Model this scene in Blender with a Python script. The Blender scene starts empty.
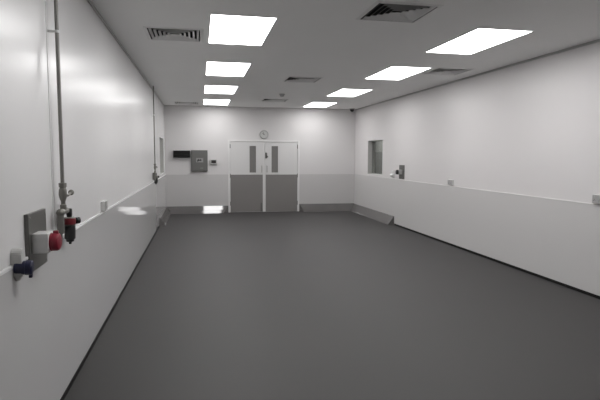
import bpy, bmesh, math
from mathutils import Vector, Matrix, Euler
sc = bpy.context.scene
COL = sc.collection
PI = math.pi

# ------------------------------------------------------------------ materials
def mat(name, color, rough=0.5, metal=0.0, spec=0.5, bump=None, var=0.0, emit=None, trans=0.0, ior=1.5, coat=0.0):
    m = bpy.data.materials.new(name); m.use_nodes = True
    nt = m.node_tree; b = nt.nodes['Principled BSDF']
    c = (*color, 1)
    b.inputs['Base Color'].default_value = c
    b.inputs['Roughness'].default_value = rough
    b.inputs['Metallic'].default_value = metal
    b.inputs['Specular IOR Level'].default_value = spec
    b.inputs['IOR'].default_value = ior
    b.inputs['Transmission Weight'].default_value = trans
    b.inputs['Coat Weight'].default_value = coat
    tc = None
    if bump or var:
        tc = nt.nodes.new('ShaderNodeTexCoord')
    if bump:
        sx, sy, sz, strength, dist = bump
        mp = nt.nodes.new('ShaderNodeMapping'); mp.inputs['Scale'].default_value = (sx, sy, sz)
        nz = nt.nodes.new('ShaderNodeTexNoise'); nz.inputs['Scale'].default_value = 1.0; nz.inputs['Detail'].default_value = 2.0
        bp = nt.nodes.new('ShaderNodeBump'); bp.inputs['Strength'].default_value = strength; bp.inputs['Distance'].default_value = dist
        nt.links.new(tc.outputs['Object'], mp.inputs['Vector']); nt.links.new(mp.outputs[0], nz.inputs['Vector'])
        nt.links.new(nz.outputs['Fac'], bp.inputs['Height']); nt.links.new(bp.outputs[0], b.inputs['Normal'])
    if var:
        nz2 = nt.nodes.new('ShaderNodeTexNoise'); nz2.inputs['Scale'].default_value = 1.3; nz2.inputs['Detail'].default_value = 4.0
        nt.links.new(tc.outputs['Object'], nz2.inputs['Vector'])
        mx = nt.nodes.new('ShaderNodeMix'); mx.data_type = 'RGBA'
        mx.inputs[6].default_value = tuple(x*(1-var) for x in color)+(1,)
        mx.inputs[7].default_value = tuple(min(1, x*(1+var)) for x in color)+(1,)
        nt.links.new(nz2.outputs['Fac'], mx.inputs[0]); nt.links.new(mx.outputs[2], b.inputs['Base Color'])
    if emit:
        b.inputs['Emission Color'].default_value = (*emit[0], 1); b.inputs['Emission Strength'].default_value = emit[1]
    return m

LIGHT = 10.6
M = {
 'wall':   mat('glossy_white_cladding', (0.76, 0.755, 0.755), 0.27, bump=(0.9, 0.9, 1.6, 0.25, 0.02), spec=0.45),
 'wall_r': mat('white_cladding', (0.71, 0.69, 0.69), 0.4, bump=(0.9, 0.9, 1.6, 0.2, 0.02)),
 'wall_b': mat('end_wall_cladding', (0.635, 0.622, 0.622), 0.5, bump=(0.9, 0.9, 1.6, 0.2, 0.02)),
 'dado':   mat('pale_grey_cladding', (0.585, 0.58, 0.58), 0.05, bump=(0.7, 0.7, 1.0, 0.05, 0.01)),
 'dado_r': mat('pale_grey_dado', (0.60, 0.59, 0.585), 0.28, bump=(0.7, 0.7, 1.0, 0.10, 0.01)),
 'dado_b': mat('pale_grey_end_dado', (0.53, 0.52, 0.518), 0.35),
 'ledge':  mat('white_trim', (0.70, 0.70, 0.70), 0.3),
 'joint':  mat('joint_strip', (0.70, 0.70, 0.695), 0.3),
 'ceiling':mat('ceiling_paint', (0.92, 0.92, 0.91), 0.8, spec=0.2, var=0.02),
 'floor':  mat('grey_resin_floor', (0.042, 0.040, 0.0395), 0.60, bump=(60, 60, 60, 0.06, 0.004), var=0.05),
 'kerb':   mat('grey_kerb', (0.125, 0.12, 0.118), 0.06, ior=1.8),
 'black':  mat('black_rubber', (0.008, 0.008, 0.008), 0.6, spec=0.25),
 'blackpl':mat('black_plastic', (0.018, 0.018, 0.018), 0.35),
 'diff':   mat('light_diffuser', (0.9, 0.9, 0.9), 0.5, emit=((1.0, 0.99, 0.988), LIGHT)),
 'whitemt':mat('white_metal', (0.62, 0.62, 0.61), 0.4),
 'vent':   mat('vent_metal', (0.80, 0.80, 0.79), 0.5),
 'plenum': mat('vent_duct_dark', (0.07, 0.07, 0.07), 0.8),
 'steel':  mat('brushed_steel', (0.30, 0.295, 0.28), 0.38, metal=0.9, bump=(4, 4, 200, 0.05, 0.002)),
 'plate':  mat('steel_plate', (0.14, 0.138, 0.13), 0.42, metal=0.4),
 'pipe':   mat('galvanised_pipe', (0.22, 0.215, 0.20), 0.45, metal=0.4),
 'brass':  mat('dull_nickel_valve', (0.20, 0.195, 0.175), 0.4, metal=0.5),
 'socket': mat('white_plastic', (0.66, 0.66, 0.65), 0.35),
 'greypl': mat('grey_plastic', (0.42, 0.42, 0.41), 0.4),
  'facegrey': mat('grey_metal_faceplate', (0.36, 0.355, 0.352), 0.4),
 'lid':    mat('translucent_grey_plastic', (0.62, 0.62, 0.60), 0.3),
 'red':    mat('red_plastic', (0.24, 0.010, 0.028), 0.38),
 'blue':   mat('blue_plastic', (0.010, 0.012, 0.045), 0.35),
 'door':   mat('white_door_laminate', (0.63, 0.625, 0.622), 0.35),
 'kick':   mat('grey_kick_plate', (0.20, 0.19, 0.185), 0.40),
 'gap':    mat('dark_gap', (0.06, 0.06, 0.06), 0.7),
 'frame':  mat('white_door_frame', (0.70, 0.695, 0.69), 0.35),
 'smoked': mat('grey_safety_glass', (0.195, 0.19, 0.184), 0.15),
 'board':  mat('grey_enclosure', (0.125, 0.125, 0.12), 0.45),
 'boardlt':mat('grey_label_plate', (0.27, 0.27, 0.265), 0.4),
 'screen': mat('dark_screen', (0.03, 0.027, 0.027), 0.25),
 'clockf': mat('clock_face', (0.52, 0.52, 0.51), 0.4),
 'clockr': mat('clock_rim', (0.34, 0.34, 0.335), 0.4),
 'shade_strip': mat('ceiling_shadow_grey', (0.45, 0.45, 0.445), 0.5),
 'lining': mat('grey_reveal_lining', (0.55, 0.55, 0.53), 0.5),
 'corw':   mat('corridor_paint', (0.50, 0.50, 0.48), 0.7),
 'cord':   mat('corridor_grey', (0.26, 0.26, 0.25), 0.7),
 'brassred':mat('red_band', (0.17, 0.014, 0.022), 0.4),
}
def glass_mat():
    m = bpy.data.materials.new('window_glass'); m.use_nodes = True
    nt = m.node_tree; nt.nodes.clear()
    o = nt.nodes.new('ShaderNodeOutputMaterial'); mx = nt.nodes.new('ShaderNodeMixShader')
    t = nt.nodes.new('ShaderNodeBsdfTransparent'); t.inputs[0].default_value = (0.80, 0.82, 0.80, 1)
    g = nt.nodes.new('ShaderNodeBsdfGlossy'); g.inputs['Roughness'].default_value = 0.03
    f = nt.nodes.new('ShaderNodeFresnel'); f.inputs[0].default_value = 1.45
    ge = nt.nodes.new('ShaderNodeNewGeometry'); ma = nt.nodes.new('ShaderNodeMath'); ma.operation = 'SUBTRACT'; ma.inputs[0].default_value = 1.0
    mu = nt.nodes.new('ShaderNodeMath'); mu.operation = 'MULTIPLY'
    nt.links.new(ge.outputs['Backfacing'], ma.inputs[1]); nt.links.new(ma.outputs[0], mu.inputs[0]); nt.links.new(f.outputs[0], mu.inputs[1])
    nt.links.new(mu.outputs[0], mx.inputs[0]); nt.links.new(t.outputs[0], mx.inputs[1]); nt.links.new(g.outputs[0], mx.inputs[2])
    nt.links.new(mx.outputs[0], o.inputs[0])
    return m
M['glass'] = glass_mat()

# ------------------------------------------------------------------ mesh helpers
def new(): return bmesh.new()
def box(bm, x0, x1, y0, y1, z0, z1, bev=0.0, seg=2):
    r = bmesh.ops.create_cube(bm, size=1.0)
    vs = r['verts']
    bmesh.ops.scale(bm, vec=(abs(x1-x0), abs(y1-y0), abs(z1-z0)), verts=vs)
    bmesh.ops.translate(bm, vec=((x0+x1)/2, (y0+y1)/2, (z0+z1)/2), verts=vs)
    if bev:
        es = list({e for v in vs for e in v.link_edges})
        bmesh.ops.bevel(bm, geom=es, offset=bev, segments=seg, affect='EDGES', profile=0.5)
    return bm
def cyl(bm, a, b, r, r2=None, n=20):
    a, b = Vector(a), Vector(b); d = b-a
    q = d.to_track_quat('Z', 'Y').to_matrix().to_4x4()
    bmesh.ops.create_cone(bm, cap_ends=True, segments=n, radius1=r, radius2=r if r2 is None else r2, depth=d.length,
                          matrix=Matrix.Translation((a+b)/2) @ q)
    return bm
def lathe(bm, a, axis, prof, n=24):
    """prof: list of (radius, distance along the axis) from point a"""
    q = Vector(axis).normalized().to_track_quat('Z', 'Y').to_matrix()
    rings = []
    for r, h in prof:
        rings.append([bm.verts.new(Vector(a)+q @ Vector((r*math.cos(2*PI*i/n), r*math.sin(2*PI*i/n), h))) for i in range(n)])
    for A, B in zip(rings, rings[1:]):
        for i in range(n):
            bm.faces.new((A[i], A[(i+1) % n], B[(i+1) % n], B[i]))
    bm.faces.new(list(reversed(rings[0]))); bm.faces.new(rings[-1])
    return bm
def tube(bm, pts, r, n=12):
    for a, b in zip(pts, pts[1:]): cyl(bm, a, b, r, n=n)
    for p in pts[1:-1]:
        bmesh.ops.create_uvsphere(bm, u_segments=n, v_segments=8, radius=r*1.02, matrix=Matrix.Translation(p))
    return bm
def prism(bm, pts, vec):
    """closed outline of 3-D points swept along vec"""
    a = [bm.verts.new(p) for p in pts]; b = [bm.verts.new(Vector(p)+Vector(vec)) for p in pts]
    n = len(pts)
    bm.faces.new(a); bm.faces.new(list(reversed(b)))
    for i in range(n): bm.faces.new((a[i], b[i], b[(i+1) % n], a[(i+1) % n]))
    return bm
def slab(bm, axis, t0, t1, u0, u1, v0, v1, holes):
    """slab normal to axis (0,1,2), thickness t0..t1, with rectangular holes (u0,u1,v0,v1)"""
    us = sorted({u0, u1, *[h[0] for h in holes], *[h[1] for h in holes]}); us = [u for u in us if u0 <= u <= u1]
    vs = sorted({v0, v1, *[h[2] for h in holes], *[h[3] for h in holes]}); vs = [v for v in vs if v0 <= v <= v1]
    def P(t, u, v):
        return (t, u, v) if axis == 0 else (u, t, v) if axis == 1 else (u, v, t)
    cells = {}
    for i in range(len(us)-1):
        for j in range(len(vs)-1):
            cu, cv = (us[i]+us[i+1])/2, (vs[j]+vs[j+1])/2
            cells[i, j] = not any(h[0] < cu < h[1] and h[2] < cv < h[3] for h in holes)
    vc = {}
    def V(t, i, j):
        k = (t, i, j)
        if k not in vc: vc[k] = bm.verts.new(P(t, us[i], vs[j]))
        return vc[k]
    for (i, j), solid in cells.items():
        if not solid: continue
        for t in (t0, t1): bm.faces.new((V(t, i, j), V(t, i+1, j), V(t, i+1, j+1), V(t, i, j+1)))
        for (di, dj, e) in ((-1, 0, ((i, j), (i, j+1))), (1, 0, ((i+1, j), (i+1, j+1))), (0, -1, ((i, j), (i+1, j))), (0, 1, ((i, j+1), (i+1, j+1)))):
            if not cells.get((i+di, j+dj), False):
                a, b = e; bm.faces.new((V(t0, *a), V(t0, *b), V(t1, *b), V(t1, *a)))
    return bm
def obj(name, bm, m, parent=None, smooth=False):
    bmesh.ops.recalc_face_normals(bm, faces=bm.faces[:])
    me = bpy.data.meshes.new(name)
    off = Vector((0, 0, 0))
    if parent is not None:
        p = parent
        while p is not None:
            off += p.location; p = p.parent
    bmesh.ops.translate(bm, vec=-off, verts=bm.verts[:])     # meshes are written in room coordinates
    bm.to_mesh(me); bm.free()
    me.materials.append(M[m])
    if smooth:
        for p in me.polygons: p.use_smooth = True
        try: me.set_sharp_from_angle(angle=math.radians(40))
        except Exception: pass
    o = bpy.data.objects.new(name, me); COL.objects.link(o)
    if parent is not None: o.parent = parent
    return o
def struct(name, bm, m, parent=None):
    o = obj(name, bm, m, parent)
    if parent is None: o['kind'] = 'structure'
    return o
def sempty(name, loc):
    o = bpy.data.objects.new(name, None); COL.objects.link(o); o.location = loc; o['kind'] = 'structure'; return o
def thing(name, label, cat, loc, group=None):
    o = bpy.data.objects.new(name, None); COL.objects.link(o); o.location = loc
    o['label'] = label; o['category'] = cat
    if group: o['group'] = group
    return o
def dup(root, loc, label=None):
    r = root.copy(); COL.objects.link(r); r.location = loc
    if label: r['label'] = label
    for ch in list(root.children):
        c = ch.copy(); COL.objects.link(c); c.parent = r
        for g in ch.children:
            d = g.copy(); COL.objects.link(d); d.parent = c
    return r

# ------------------------------------------------------------------ room dimensions (metres)
ZC = 2.903
XL, XR = -0.9045, 4.4043          # upper wall faces
PL, PR = -0.8925, 4.3923          # face of the lower cladding
YB, PB = 14.1244, 14.1124         # end wall, its lower cladding
YF = -0.8
ZD = 1.052                        # height of the dado ledge
T = 0.20

WINR = (11.86, 12.97, 1.105, 1.98)
WINL = (12.33, 13.56, 1.13, 2.0)
DOOR = (0.83, 2.715, 0.0, 1.95)

# vents: centre x, centre y
VH = 0.297
VENTS = [(-0.245, 5.84), (1.80, 4.53), (1.77, 8.78), (1.79, 12.20), (3.79, 7.44), (-0.30, 13.42)]

struct('floor', slab(new(), 2, -0.15, 0.0, XL-T, XR+T, YF-T, YB+T, []), 'floor')
struct('ceiling', slab(new(), 2, ZC, ZC+0.06, XL-T, XR+T, YF-T, YB+T,
       [(x-VH+.02, x+VH-.02, y-VH+.02, y+VH-.02) for x, y in VENTS]), 'ceiling')
wl = struct('wall_left', slab(new(), 0, XL-T, XL, YF-T, YB+T, 0, ZC, [WINL]), 'wall')
wr = struct('wall_right', slab(new(), 0, XR, XR+T, YF-T, YB+T, 0, ZC, [WINR]), 'wall_r')
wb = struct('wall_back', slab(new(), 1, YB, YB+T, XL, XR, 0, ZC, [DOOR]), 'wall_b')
struct('wall_front', slab(new(), 1, YF-T, YF, XL, XR, 0, ZC, []), 'wall_r')
# lower cladding, its ledge and the black skirting strip
FX0, FX1 = 0.775, 2.770           # outside of the door frame
def ledge_left(bm):  return prism(bm, [(XL, YF, ZD+.008), (XL, YF, ZD-.006), (PL+.002, YF, ZD-.006), (PL+.002, YF, ZD+.003), (PL, YF, ZD+.008)], (0, PB-YF, 0))
def ledge_right(bm): return prism(bm, [(XR, YF, ZD+.008), (XR, YF, ZD-.006), (PR-.002, YF, ZD-.006), (PR-.002, YF, ZD+.003), (PR, YF, ZD+.008)], (0, PB-YF, 0))
obj('lower_cladding', box(new(), XL, PL, YF, YB, 0.0, ZD-.006), 'dado', wl)
obj('ledge_strip', ledge_left(new()), 'ledge', wl)
obj('lower_cladding', box(new(), PR, XR, YF, YB, 0.0, ZD-.006), 'dado_r', wr)
obj('ledge_strip', ledge_right(new()), 'dado_r', wr)
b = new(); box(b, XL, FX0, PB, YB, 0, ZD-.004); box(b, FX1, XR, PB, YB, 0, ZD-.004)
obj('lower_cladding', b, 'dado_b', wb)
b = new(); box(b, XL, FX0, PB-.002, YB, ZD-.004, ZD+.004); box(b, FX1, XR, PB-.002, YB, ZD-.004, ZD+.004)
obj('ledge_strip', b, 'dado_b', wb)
struct('baseboard_left', box(new(), PL, PL+.005, YF, 11.55, 0, 0.034), 'black')
struct('baseboard_right', box(new(), PR-.005, PR, YF, 10.98, 0, 0.036), 'black')
for nm, x0, x1 in (('trim_4', XL, XL+.012), ('trim_5', XR-.012, XR)):  # grey strips standing in for the shadow line under the ceiling
    struct(nm, box(new(), x0, x1, YF, YB, ZC-.028, ZC), 'shade_strip')
# joints between the cladding sheets
for y in (3.42, 12.0):
    obj('panel_joint', box(new(), XL, XL+.003, y-.009, y+.009, ZD+.008, ZC, .001), 'joint', wl)

# ------------------------------------------------------------------ windows with a deep reveal
def window(n, x_in, sgn, w):
    y0, y1, z0, z1 = w
    root = sempty('window_%d' % n, (x_in, (y0+y1)/2, z0))
    X = lambda d: x_in + sgn*d
    def ring(o, i, d0, d1):
        bm = new()
        for (a, c, e, f) in ((y0-o, y1+o, z1-i, z1+o), (y0-o, y1+o, z0-o, z0+i), (y0-o, y0+i, z0+i, z1-i), (y1-i, y1+o, z0+i, z1-i)):
            box(bm, min(X(d0), X(d1)), max(X(d0), X(d1)), a, c, e, f)
        return bm
    obj('window_frame', ring(0.012, 0.002, -0.006, 0.0), 'ledge', root)
    obj('reveal_lining', ring(0.0, 0.006, 0.0, 0.105), 'lining', root)
    obj('sash', ring(0.0, 0.022, 0.105, 0.13), 'greypl', root)
    bm = new(); box(bm, min(X(.114), X(.120)), max(X(.114), X(.120)), y0+.02, y1-.02, z0+.02, z1-.02)
    obj('glass_pane', bm, 'glass', root)
    return root
window(1, XR, 1, WINR)
window(2, XL, -1, WINL)
# the corridors seen through the panes
def corridor(n, x0, x1, y0, y1, lo_side):
    root = sempty('trim_%d' % n, ((x0+x1)/2, (y0+y1)/2, 0))
    far = x1 if lo_side > 0 else x0
    bm = new()
    slab(bm, 2, -0.1, 0.0, x0, x1, y0, y1, []); slab(bm, 2, 2.6, 2.7, x0, x1, y0, y1, [])
    box(bm, x0, x1, y0-.1, y0, 0, 2.6); box(bm, x0, x1, y1, y1+.1, 0, 2.6)
    if lo_side > 0: box(bm, x1, x1+.1, y0, y1, 0, 2.6)
    else: box(bm, x0-.1, x0, y0, y1, 0, 2.6)
    obj('corridor_wall', bm, 'corw', root)
    return root
cr = corridor(2, XR+T, XR+T+1.1, 10.5, 18.0, 1)
obj('corridor_dado', box(new(), XR+T+1.06, XR+T+1.10, 10.5, 16.05, 0, 1.70), 'cord', cr)
cl = corridor(3, XL-T-1.4, XL-T, 11.0, 16.5, -1)
obj('reflection_band', box(new(), XL-T-1.3, XL-T, 16.45, 16.5, 1.42, 1.73), 'black', cl)  # dark slab added in place of the black wall box's reflection in the pane
for nm, x, y in (('corridor_fill', XR+T+.55, 14.6), ('corridor_fill', XL-T-.7, 14.6)):  # unseen area lights added to brighten the view through both panes
    ld = bpy.data.lights.new(nm, 'AREA'); ld.shape = 'RECTANGLE'; ld.size = .5; ld.size_y = 1.2; ld.energy = 38
    lo = bpy.data.objects.new(nm, ld); lo.location = (x, y, 2.58); COL.objects.link(lo)

# ------------------------------------------------------------------ double doors
b = new()
box(b, FX0, DOOR[0]-.004, PB-.016, YB+.10, 0, DOOR[3]+.045, .003); box(b, DOOR[1]+.004, FX1, PB-.016, YB+.10, 0, DOOR[3]+.045, .003)
box(b, DOOR[0]-.004, DOOR[1]+.004, PB-.016, YB+.10, DOOR[3]+.004, DOOR[3]+.045, .003)
fr = struct('trim_1', b, 'frame')
obj('door_stop', box(new(), DOOR[0]-.004, DOOR[1]+.004, YB+.06, YB+.09, 0.0, DOOR[3]+.004), 'gap', fr)
DY0, DY1 = PB-.004, YB+.040
def door(n, x0, x1, hinge, vis, hand):
    root = sempty('door_%d' % n, (hinge, DY1, 0))
    obj('door_leaf', slab(new(), 1, DY0, DY1, x0, x1, 0.006, DOOR[3]-.004, [(vis[0], vis[1], 1.105, 1.84)]), 'door', root)
    k0, k1 = (x0+.004, x1-.052) if hinge == x0 else (x0+.026, x1-.004)
    obj('kick_plate', box(new(), k0, k1, DY0-.003, DY0, 0.012, ZD-.004), 'kick', root)
    bm = new(); e = .012
    for (a, c, z, w) in ((vis[0]-e, vis[1]+e, 1.84, 1.84+e), (vis[0]-e, vis[1]+e, 1.105-e, 1.105), (vis[0]-e, vis[0], 1.105, 1.84), (vis[1], vis[1]+e, 1.105, 1.84)):
        box(bm, a, c, DY0-.004, DY0+.01, z, w)
    obj('glazing_bead', bm, 'door', root)
    obj('vision_pane', box(new(), vis[0], vis[1], DY0+.014, DY0+.022, 1.105, 1.84), 'smoked', root)
    tube(bm := new(), [(hand, DY0, 1.29), (hand, DY0-.045, 1.29), (hand, DY0-.045, 1.115), (hand, DY0, 1.115)], .009)
    obj('pull_handle', bm, 'steel', root, True)
    for z in (0.25, 1.02, 1.83):
        hx = hinge
        obj('hinge', cyl(new(), (hx, DY0-.008, z-.055), (hx, DY0-.008, z+.055), .011, n=12), 'plate', root, True)
    return root
d1 = door(1, 0.832, 1.782, 0.832, (1.364, 1.543), 1.70)
d2 = door(2, 1.788, 2.713, 2.713, (1.977, 2.160), 1.845)
obj('meeting_strip', box(new(), 1.745, 1.782, DY0-.006, DY0, .010, DOOR[3]-.01), 'frame', d1)
obj('floor_bolt', box(new(), 1.668, 1.706, DY0-.024, DY0-.003, .03, .26, .006), 'plate', d1)
b = new(); box(b, 1.800, 1.850, DY0-.03, DY0, 1.50, 1.66, .008); cyl(b, (1.852, DY0-.03, 1.545), (1.852, DY0, 1.545), .026)
obj('door_lock', b, 'plate', d2)

# ------------------------------------------------------------------ sloped kerbs at the foot of the walls
def kerb_back(x0, x1, m0, m1, prof, label, grp=None):
    """runs along the end wall; prof (depth from the wall, z); m0/m1: plan mitre of each end"""
    bm = new()
    A = [bm.verts.new((x0+m0*d, PB-d, z)) for d, z in prof]
    B = [bm.verts.new((x1-m1*d, PB-d, z)) for d, z in prof]
    n = len(prof); bm.faces.new(A); bm.faces.new(list(reversed(B)))
    for i in range(n): bm.faces.new((A[i], B[i], B[(i+1) % n], A[(i+1) % n]))
    return bm
PROF_BL = [(0.0, 0.0), (0.0, 0.192), (0.016, 0.192), (0.092, 0.095), (0.132, 0.0)]
PROF_BR = [(0.0, 0.0), (0.0, 0.210), (0.014, 0.210), (0.122, 0.012), (0.125, 0.0)]
PROF_S = [(0.0, 0.0), (0.0, 0.200), (0.014, 0.200), (0.128, 0.012), (0.132, 0.0)]
def kerb_side(xw, sgn, y0, y1, m0, prof):
    bm = new()
    A = [bm.verts.new((xw+sgn*d, y0+m0*d, z)) for d, z in prof]
    B = [bm.verts.new((xw+sgn*d, y1-d, z)) for d, z in prof]
    n = len(prof); bm.faces.new(A); bm.faces.new(list(reversed(B)))
    for i in range(n): bm.faces.new((A[i], B[i], B[(i+1) % n], A[(i+1) % n]))
    return bm
def single(name, bm, m, label, cat, group=None, smooth=False):
    o = obj(name, bm, m, None, smooth); o['label'] = label; o['category'] = cat
    if group: o['group'] = group
    return o
G = 'low sloped kerbs'
single('floor_kerb', kerb_back(PL, 0.772, 1.0, 0.9, PROF_BL, ''), 'kerb', 'low sloped grey kerb along the end wall left of the double doors, catching a bright light patch', 'kerb', G)
single('floor_kerb', kerb_back(2.772, PR, 0.9, 1.0, PROF_BR, ''), 'kerb', 'low sloped grey kerb along the end wall right of the double doors', 'kerb', G)
single('floor_kerb', kerb_side(PL, 1, 11.62, PB, 0.3, PROF_S), 'kerb', 'short low grey kerb at the far end of the left wall', 'kerb', G)
single('floor_kerb', kerb_side(PR, -1, 11.0, PB, 0.15, PROF_S), 'kerb', 'low grey kerb at the far end of the right wall, under the window', 'kerb', G)

# ------------------------------------------------------------------ ceiling lights
LW, LL = 0.615, 1.25
def make_light(x, y, label):
    t = thing('ceiling_light', label, 'ceiling light', (x, y, ZC), 'recessed ceiling light panels')
    bm = new(); e = .008
    for (a, c, d, f) in ((x-LW/2-e, x+LW/2+e, y-LL/2-e, y-LL/2), (x-LW/2-e, x+LW/2+e, y+LL/2, y+LL/2+e),
                         (x-LW/2-e, x-LW/2, y-LL/2, y+LL/2), (x+LW/2, x+LW/2+e, y-LL/2, y+LL/2)):
        box(bm, a, c, d, f, ZC-.006, ZC)
    obj('light_frame', bm, 'whitemt', t)
    obj('light_diffuser', box(new(), x-LW/2, x+LW/2, y-LL/2, y+LL/2, ZC-.004, ZC), 'diff', t)
    return t
ORD = ['nearest the camera', 'second from the camera', 'third from the camera', 'farthest from the camera']
YLS = [5.556, 8.03, 10.53, 13.03]
YRS = [5.505, 7.82, 10.45, 13.05]
proto = make_light(0.433, YLS[0], 'bright white ceiling light panel in the left row, largest and nearest the camera')
for i in range(1, 4):
    dup(proto, (0.433, YLS[i], ZC), 'bright white ceiling light panel in the left row, %s' % ORD[i])
for i in range(4):
    dup(proto, ((3.131, 3.10, 3.095, 3.085)[i], YRS[i], ZC), 'bright white ceiling light panel in the right row, %s' % ORD[i])
# the rows go on behind the camera
for y in (3.06,):
    for x, s in ((0.433, 'left'), (3.12, 'right')):
        dup(proto, (x, y, ZC), 'white ceiling light panel in the %s row above or behind the camera' % s)

# ------------------------------------------------------------------ four-way ceiling diffusers
def make_vent(x, y, label):
    t = thing('ceiling_vent', label, 'ceiling vent', (x, y, ZC), 'square four-way ceiling vents')
    h = VH
    def frus(bm, ho, zo, hi, zi, th=.0015):
        """one square louvre ring: outer half-width ho at zo, inner hi at zi"""
        def q(hh, z): return [bm.verts.new((x+a*hh, y+c*hh, z)) for a, c in ((-1, -1), (1, -1), (1, 1), (-1, 1))]
        A, B, C, D = q(ho, zo), q(hi, zi), q(hi-th, zi+th), q(ho-th, zo+th*2)
        for P, Q in ((A, B), (B, C), (C, D), (D, A)):
            for i in range(4): bm.faces.new((P[i], P[(i+1) % 4], Q[(i+1) % 4], Q[i]))
        return bm
    obj('vent_frame', frus(new(), h+.012, ZC-.0005, h-.022, ZC-.010, .004), 'vent', t)
    ho = h-.040
    for k in range(5):
        obj('louvre', frus(new(), ho, ZC-.008, ho-.021, ZC+.012), 'vent', t)
        ho -= .046
    obj('centre_plate', box(new(), x-ho, x+ho, y-ho, y+ho, ZC-.008, ZC-.006), 'vent', t)
    bm = new(); w = h-.022
    slab(bm, 2, ZC+.20, ZC+.21, x-w, x+w, y-w, y+w, [])
    box(bm, x-w, x-w+.003, y-w, y+w, ZC-.004, ZC+.20); box(bm, x+w-.003, x+w, y-w, y+w, ZC-.004, ZC+.20)
    box(bm, x-w+.003, x+w-.003, y-w, y-w+.003, ZC-.004, ZC+.20); box(bm, x-w+.003, x+w-.003, y+w-.003, y+w, ZC-.004, ZC+.20)
    obj('duct_box', bm, 'plenum', t)
    return t
v0 = make_vent(*VENTS[0], 'square louvred ceiling vent beside the nearest light of the left row, toward the left wall')
for (x, y), s in zip(VENTS[1:], (
    'largest square louvred ceiling vent, nearest the camera between the light rows',
    'square louvred ceiling vent between the light rows, second from the camera',
    'small-looking ceiling vent between the light rows, farthest of the middle three, before the double doors',
    'ceiling vent touching the second light of the right row, near the right wall',
    'faint ceiling vent in the far left corner, beside the farthest left-row light')):
    dup(v0, (x, y, ZC), s)

# smoke detector and dome camera
t = thing('smoke_detector', 'small round pale smoke detector on the ceiling beyond the middle vents', 'smoke detector', (1.764, 10.96, ZC))
obj('detector_base', lathe(new(), (1.764, 10.96, ZC), (0, 0, -1), [(.062, 0), (.062, .014), (.055, .02)]), 'greypl', t, True)
obj('detector_head', lathe(new(), (1.764, 10.96, ZC-.02), (0, 0, -1), [(.046, 0), (.046, .02), (.036, .034), (.015, .038)]), 'greypl', t, True)
cx, cy = 4.22, 13.86
t = thing('ceiling_camera', 'small black dome camera in the far right ceiling corner', 'security camera', (cx, cy, ZC))
obj('camera_base', lathe(new(), (cx, cy, ZC), (0, 0, -1), [(.075, 0), (.075, .018), (.068, .026)]), 'whitemt', t, True)
obj('camera_dome', lathe(new(), (cx, cy, ZC-.026), (0, 0, -1), [(.062, 0), (.060, .022), (.050, .046), (.030, .064), (.008, .072)]), 'blackpl', t, True)

# ------------------------------------------------------------------ end wall fittings
zc_ = 2.155; xc_ = 1.768
t = thing('wall_clock', 'small round grey wall clock above the double doors', 'clock', (xc_, YB, zc_))
obj('clock_rim', lathe(new(), (xc_, YB, zc_), (0, -1, 0), [(.122, 0), (.122, .03), (.116, .036), (.106, .036), (.104, .026)], 32), 'clockr', t, True)
obj('clock_face', lathe(new(), (xc_, YB-.027, zc_), (0, -1, 0), [(.104, 0), (.104, .002)], 32), 'clockf', t)
def hand(a, l, w, dy):
    bm = new(); s, c = math.sin(a), math.cos(a)
    P = [(-w, -.015), (w, -.015), (w*.6, l), (-w*.6, l)]
    return prism(bm, [(xc_+u*c+v*s, YB-.031-dy, zc_-u*s+v*c) for u, v in P], (0, .0015, 0))
obj('hour_hand', hand(-.95, .06, .007, .002), 'blackpl', t)
obj('minute_hand', hand(-.35, .088, .005, .004), 'blackpl', t)
for k in range(12):
    bm = new(); a = k*PI/6; s, c = math.sin(a), math.cos(a)
    prism(bm, [(xc_+u*c+v*s, YB-.0305, zc_-u*s+v*c) for u, v in ((-.004, .082), (.004, .082), (.004, .098), (-.004, .098))], (0, .0014, 0))
    obj('hour_mark', bm, 'clockr', t)

t = thing('wall_box', 'low black box mounted on the end wall left of the grey panel', 'box', (-.463, YB, 1.605))
obj('body', box(new(), -.685, -.240, YB-.09, YB, 1.510, 1.702, .006), 'blackpl', t)
obj('cover', box(new(), -.675, -.250, YB-.098, YB-.09, 1.522, 1.69, .003), 'black', t)
obj('cover_ledge', box(new(), -.685, -.240, YB-.104, YB-.09, 1.598, 1.606, .001), 'blackpl', t)
t = thing('electrical_panel', 'square grey electrical panel on the end wall between the black box and the white controller', 'electrical panel', (0, YB, 1.427))
obj('enclosure', box(new(), -.215, .222, YB-.07, YB, 1.14, 1.715, .005), 'board', t)
dr = obj('door', box(new(), -.200, .207, YB-.080, YB-.07, 1.155, 1.700, .004), 'board', t)
obj('label_plate', box(new(), -.085, .105, YB-.083, YB-.080, 1.385, 1.50, .001), 'boardlt', dr)
bm = prism(new(), [(-.055, YB-.0855, 1.405), (-.055, YB-.0855, 1.44), (-.025, YB-.0855, 1.485), (-.005, YB-.0855, 1.45), (.025, YB-.0855, 1.475), (.06, YB-.0855, 1.45), (.05, YB-.0855, 1.425), (-.01, YB-.0855, 1.43), (-.04, YB-.0855, 1.40)], (0, .0025, 0))
obj('rotary_switch', bm, 'blackpl', dr)
obj('latch', box(new(), .02, .10, YB-.088, YB-.080, 1.225, 1.237, .002), 'boardlt', dr)
t = thing('controller', 'small white wall controller with a dark screen, right of the grey electrical panel', 'thermostat', (.374, YB, 1.395))
obj('casing', box(new(), .272, .476, YB-.045, YB, 1.328, 1.462, .008), 'greypl', t)
obj('screen', box(new(), .318, .446, YB-.047, YB-.045, 1.362, 1.445), 'screen', t)
obj('button_bar', box(new(), .30, .45, YB-.050, YB-.045, 1.338, 1.352, .002), 'greypl', t)

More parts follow.
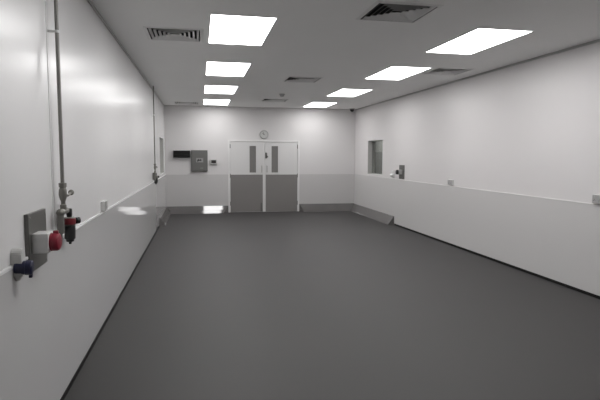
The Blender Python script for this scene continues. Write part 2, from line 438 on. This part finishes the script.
# ------------------------------------------------------------------ compressed air drops on the left wall
px, py = -.850, 3.44
t = thing('air_line', 'steel air pipe on the left wall nearest the camera, with black and red regulator', 'air line', (px, py, 0), 'compressed air drops on the left wall')
def air_parts(t):
    obj('pipe', cyl(new(), (px, py, 1.40), (px, py, ZC), .0115), 'pipe', t, True)
    for z in (2.35,):
        bm = new(); box(bm, XL, px, py-.005, py+.005, z-.008, z+.008); cyl(bm, (px, py, z-.008), (px, py, z+.008), .0130)
        obj('pipe_clip', bm, 'socket', t)
    obj('union_nut', lathe(new(), (px, py, 1.418), (0, 0, -1), [(.014, 0), (.024, .002), (.024, .026), (.019, .030), (.019, .038)], 6), 'brass', t)
    vb = obj('valve_body', lathe(new(), (px, py, 1.382), (0, 0, -1), [(.019, 0), (.023, .01), (.025, .04), (.021, .062), (.013, .085), (.013, .10), (.019, .105), (.019, .14), (.013, .142)]), 'brass', t, True)
    bm = new(); tube(bm, [(px, py, 1.345), (px+.012, py+.07, 1.333), (px+.02, py+.115, 1.345)], .009)
    bmesh.ops.create_uvsphere(bm, u_segments=16, v_segments=10, radius=.019, matrix=Matrix.Translation((px+.02, py+.125, 1.347)))
    obj('lever', bm, 'brass', vb, True)
    bm = new(); cyl(bm, (px, py-.075, 1.235), (px, py+.07, 1.235), .019); cyl(bm, (px, py, 1.235), (px, py, 1.27), .016)
    bmesh.ops.create_uvsphere(bm, u_segments=16, v_segments=10, radius=.025, matrix=Matrix.Translation((px, py-.075, 1.235)))
    obj('tee_fitting', bm, 'brass', t, True)
    obj('drain_tube', lathe(new(), (px, py-.075, 1.235), (0, 0, -1), [(.020, 0), (.020, .11), (.016, .13), (.008, .135), (.008, .16)]), 'pipe', t, True)
    obj('mounting_bracket', box(new(), XL, px-.022, py+.050, py+.080, 1.10, 1.24, .003), 'pipe', t)
    rx, ry = px+.004, py+.125
    reg = obj('regulator_body', lathe(new(), (rx, ry, 1.185), (0, 0, -1), [(.030, 0), (.036, .006), (.036, .052), (.032, .058)]), 'brass', t, True)
    obj('adjusting_knob', lathe(new(), (rx, ry, 1.185), (0, 0, 1), [(.015, 0), (.017, .012), (.018, .014), (.018, .05), (.014, .056)]), 'blackpl', reg, True)
    bm = new(); lathe(bm, (rx+.002, ry-.004, 1.178), (0, 0, -1), [(.0365, 0), (.0365, .040)])
    obj('red_band', bm, 'brassred', reg, True)
    obj('filter_bowl', lathe(new(), (rx, ry, 1.127), (0, 0, -1), [(.034, 0), (.035, .01), (.034, .085), (.026, .092), (.024, .105), (.010, .108), (.008, .122)]), 'blackpl', reg, True)
    ga = obj('pressure_gauge', lathe(new(), (rx+.025, ry+.01, 1.158), (.75, .66, 0), [(.010, 0), (.012, .012), (.021, .014), (.021, .036), (.019, .038)]), 'blackpl', reg, True)
    return t
air_parts(t)
far = dup(t, (px+.004, 10.25, 0), 'thin steel air pipe with a dark regulator at the far end of the left wall')
for c in far.children_recursive:
    if c.name.startswith('red_band'):
        c.name = 'collar'; c.data = c.data.copy(); c.data.materials[0] = M['brass']

# ------------------------------------------------------------------ sockets on the left wall
t = thing('backing_plate', 'square dark steel backing plate on the left wall behind the red socket', 'plate', (XL, 3.03, .96))
obj('sheet', box(new(), XL, XL+.022, 2.868, 3.180, .968, 1.282, .003), 'plate', t)
for a in (2.89, 3.16):
    for z in (.988, 1.262):
        obj('screw', lathe(new(), (XL+.022, a, z), (1, 0, 0), [(.007, 0), (.005, .003)], 10), 'steel', t)
x0 = XL+.022
t = thing('power_socket', 'grey box socket with a round red cap on the steel plate, left wall', 'power socket', (x0, 3.01, 1.06))
obj('housing', box(new(), x0, -.800, 2.905, 3.020, 1.066, 1.174, .006), 'socket', t)
obj('collar', lathe(new(), (-.801, 2.962, 1.120), (1, 0, 0), [(.050, 0), (.050, .008), (.047, .010)]), 'red', t, True)
bm = lathe(new(), (-.792, 2.962, 1.120), (1, 0, 0), [(.047, 0), (.050, .004), (.050, .024), (.045, .034), (.030, .040)])
cap = obj('flap_cap', bm, 'red', t, True)
obj('cap_tab', box(new(), -.788, -.762, 2.952, 2.972, 1.163, 1.182, .003), 'red', cap)
x0 = XL
t = thing('power_socket', 'small white socket with a dark blue flap, below left of the steel plate', 'power socket', (x0, 2.68, 1.05))
bm = new()
P = [(2.652, 1.000), (2.652, 1.105)] + [(2.680-.028*math.cos(a), 1.105+.034*math.sin(a)) for a in [i*PI/10 for i in range(1, 10)]] + [(2.708, 1.105), (2.708, 1.000)]
prism(bm, [(x0, y, z) for y, z in P], (.050, 0, 0))
bmesh.ops.bevel(bm, geom=bm.edges[:], offset=.004, segments=2, affect='EDGES')
obj('housing', bm, 'lid', t)
obj('blue_inlet', lathe(new(), (x0+.012, 2.672, 1.044), (.99, .10, -.06), [(.030, 0), (.033, .01), (.034, .048), (.037, .05), (.037, .074), (.031, .080)]), 'blue', t, True)
obj('flap_tab', box(new(), x0+.070, x0+.085, 2.68, 2.70, .988, 1.006, .002), 'blue', t)
obj('cable_gland', lathe(new(), (x0+.024, 2.678, 1.001), (0, 0, -1), [(.016, 0), (.016, .012), (.012, .014), (.012, .022)]), 'lid', t, True)

def wall_socket(x, y0, y1, z0, z1, sgn, label, depth=.034, gangs=2):
    yc = (y0+y1)/2
    t = thing('wall_socket', label, 'wall socket', (x, yc, z0), 'small grey sockets above the ledge')
    f = x+sgn*depth
    obj('box', box(new(), min(x, f), max(x, f), y0, y1, z0, z1, .004), 'socket', t)
    g = f+sgn*.004
    obj('faceplate', box(new(), min(f, g), max(f, g), y0+.004, y1-.004, z0+.004, z1-.004, .0015), 'facegrey', t)
    for k in range(gangs):
        c = y0+(y1-y0)*(k+.5)/gangs; h = g+sgn*.003
        obj('rocker_switch', box(new(), min(g, h), max(g, h), c-.008, c+.008, z1-.032, z1-.012, .001), 'greypl', t)
        bm = new()
        for dy, dz in ((0, .055), (-.011, .068), (.011, .068)):
            box(bm, min(g, g+sgn*.001), max(g, g+sgn*.001), c+dy-.003, c+dy+.003, z1-dz-.004, z1-dz+.004)
        obj('socket_holes', bm, 'gap', t)
    return t
wall_socket(XL, 4.97, 5.10, 1.066, 1.160, 1, 'small pale grey socket box on the left wall just above the ledge', .036, 1)
wall_socket(XR, 8.27, 8.44, 1.080, 1.172, -1, 'small grey socket on the right wall, midway along just above the ledge', .030)
wall_socket(XR, 4.84, 4.99, 1.070, 1.170, -1, 'grey double socket at the right edge of the photo, above the ledge', .040)

# ------------------------------------------------------------------ right wall: steel plate, dark-capped socket, white socket
t = thing('backing_plate', 'square dark steel backing plate on the right wall, just right of the window', 'plate', (XR, 10.63, 1.08))
obj('sheet', box(new(), XR-.010, XR, 10.480, 10.775, 1.076, 1.386, .003), 'plate', t)
for a in (10.50, 10.755):
    for z in (1.096, 1.366):
        obj('screw', lathe(new(), (XR-.010, a, z), (-1, 0, 0), [(.007, 0), (.005, .003)], 10), 'steel', t)
t = thing('power_socket', 'grey box socket with a dark cap on the steel plate, right wall', 'power socket', (XR-.01, 10.62, 1.18))
obj('housing', box(new(), XR-.085, XR-.010, 10.57, 10.68, 1.175, 1.285, .006), 'greypl', t)
obj('collar', lathe(new(), (XR-.085, 10.625, 1.23), (-1, 0, 0), [(.050, 0), (.050, .008), (.047, .010)]), 'greypl', t, True)
obj('flap_cap', lathe(new(), (XR-.095, 10.625, 1.23), (-1, 0, 0), [(.047, 0), (.052, .004), (.052, .030), (.045, .04), (.03, .044)]), 'blackpl', t, True)
t = thing('power_socket', 'small white flap socket on the right wall, between the window and the steel plate', 'power socket', (XR, 11.16, 1.10))
obj('housing', box(new(), XR-.05, XR, 11.05, 11.15, 1.09, 1.24, .01), 'socket', t)
obj('flap_cap', lathe(new(), (XR-.045, 11.10, 1.15), (-.9, 0, -.35), [(.034, 0), (.034, .04), (.028, .048)]), 'socket', t, True)

# ------------------------------------------------------------------ world, camera, view
w = bpy.data.worlds.new('world'); sc.world = w; w.use_nodes = True
w.node_tree.nodes['Background'].inputs[0].default_value = (0.5, 0.5, 0.5, 1)
w.node_tree.nodes['Background'].inputs[1].default_value = 0.05
cam = bpy.data.cameras.new('camera'); co = bpy.data.objects.new('camera', cam); COL.objects.link(co)
cam.sensor_width = 36; cam.lens = 508.33/600*36; cam.clip_start = .02
R = Matrix.Rotation(-0.19535, 4, 'Z') @ Matrix.Rotation(PI/2-0.08855, 4, 'X') @ Matrix.Rotation(0.00455, 4, 'Z')
co.matrix_world = Matrix.Translation((0, 0, 1.6)) @ R
sc.camera = co
vs = sc.view_settings
vs.view_transform = 'Standard'; vs.look = 'None'; vs.gamma = 1.0; vs.use_curve_mapping = False; vs.exposure = 0.0
sc.cycles.use_denoising = True
sc.cycles.max_bounces = 10; sc.cycles.diffuse_bounces = 6
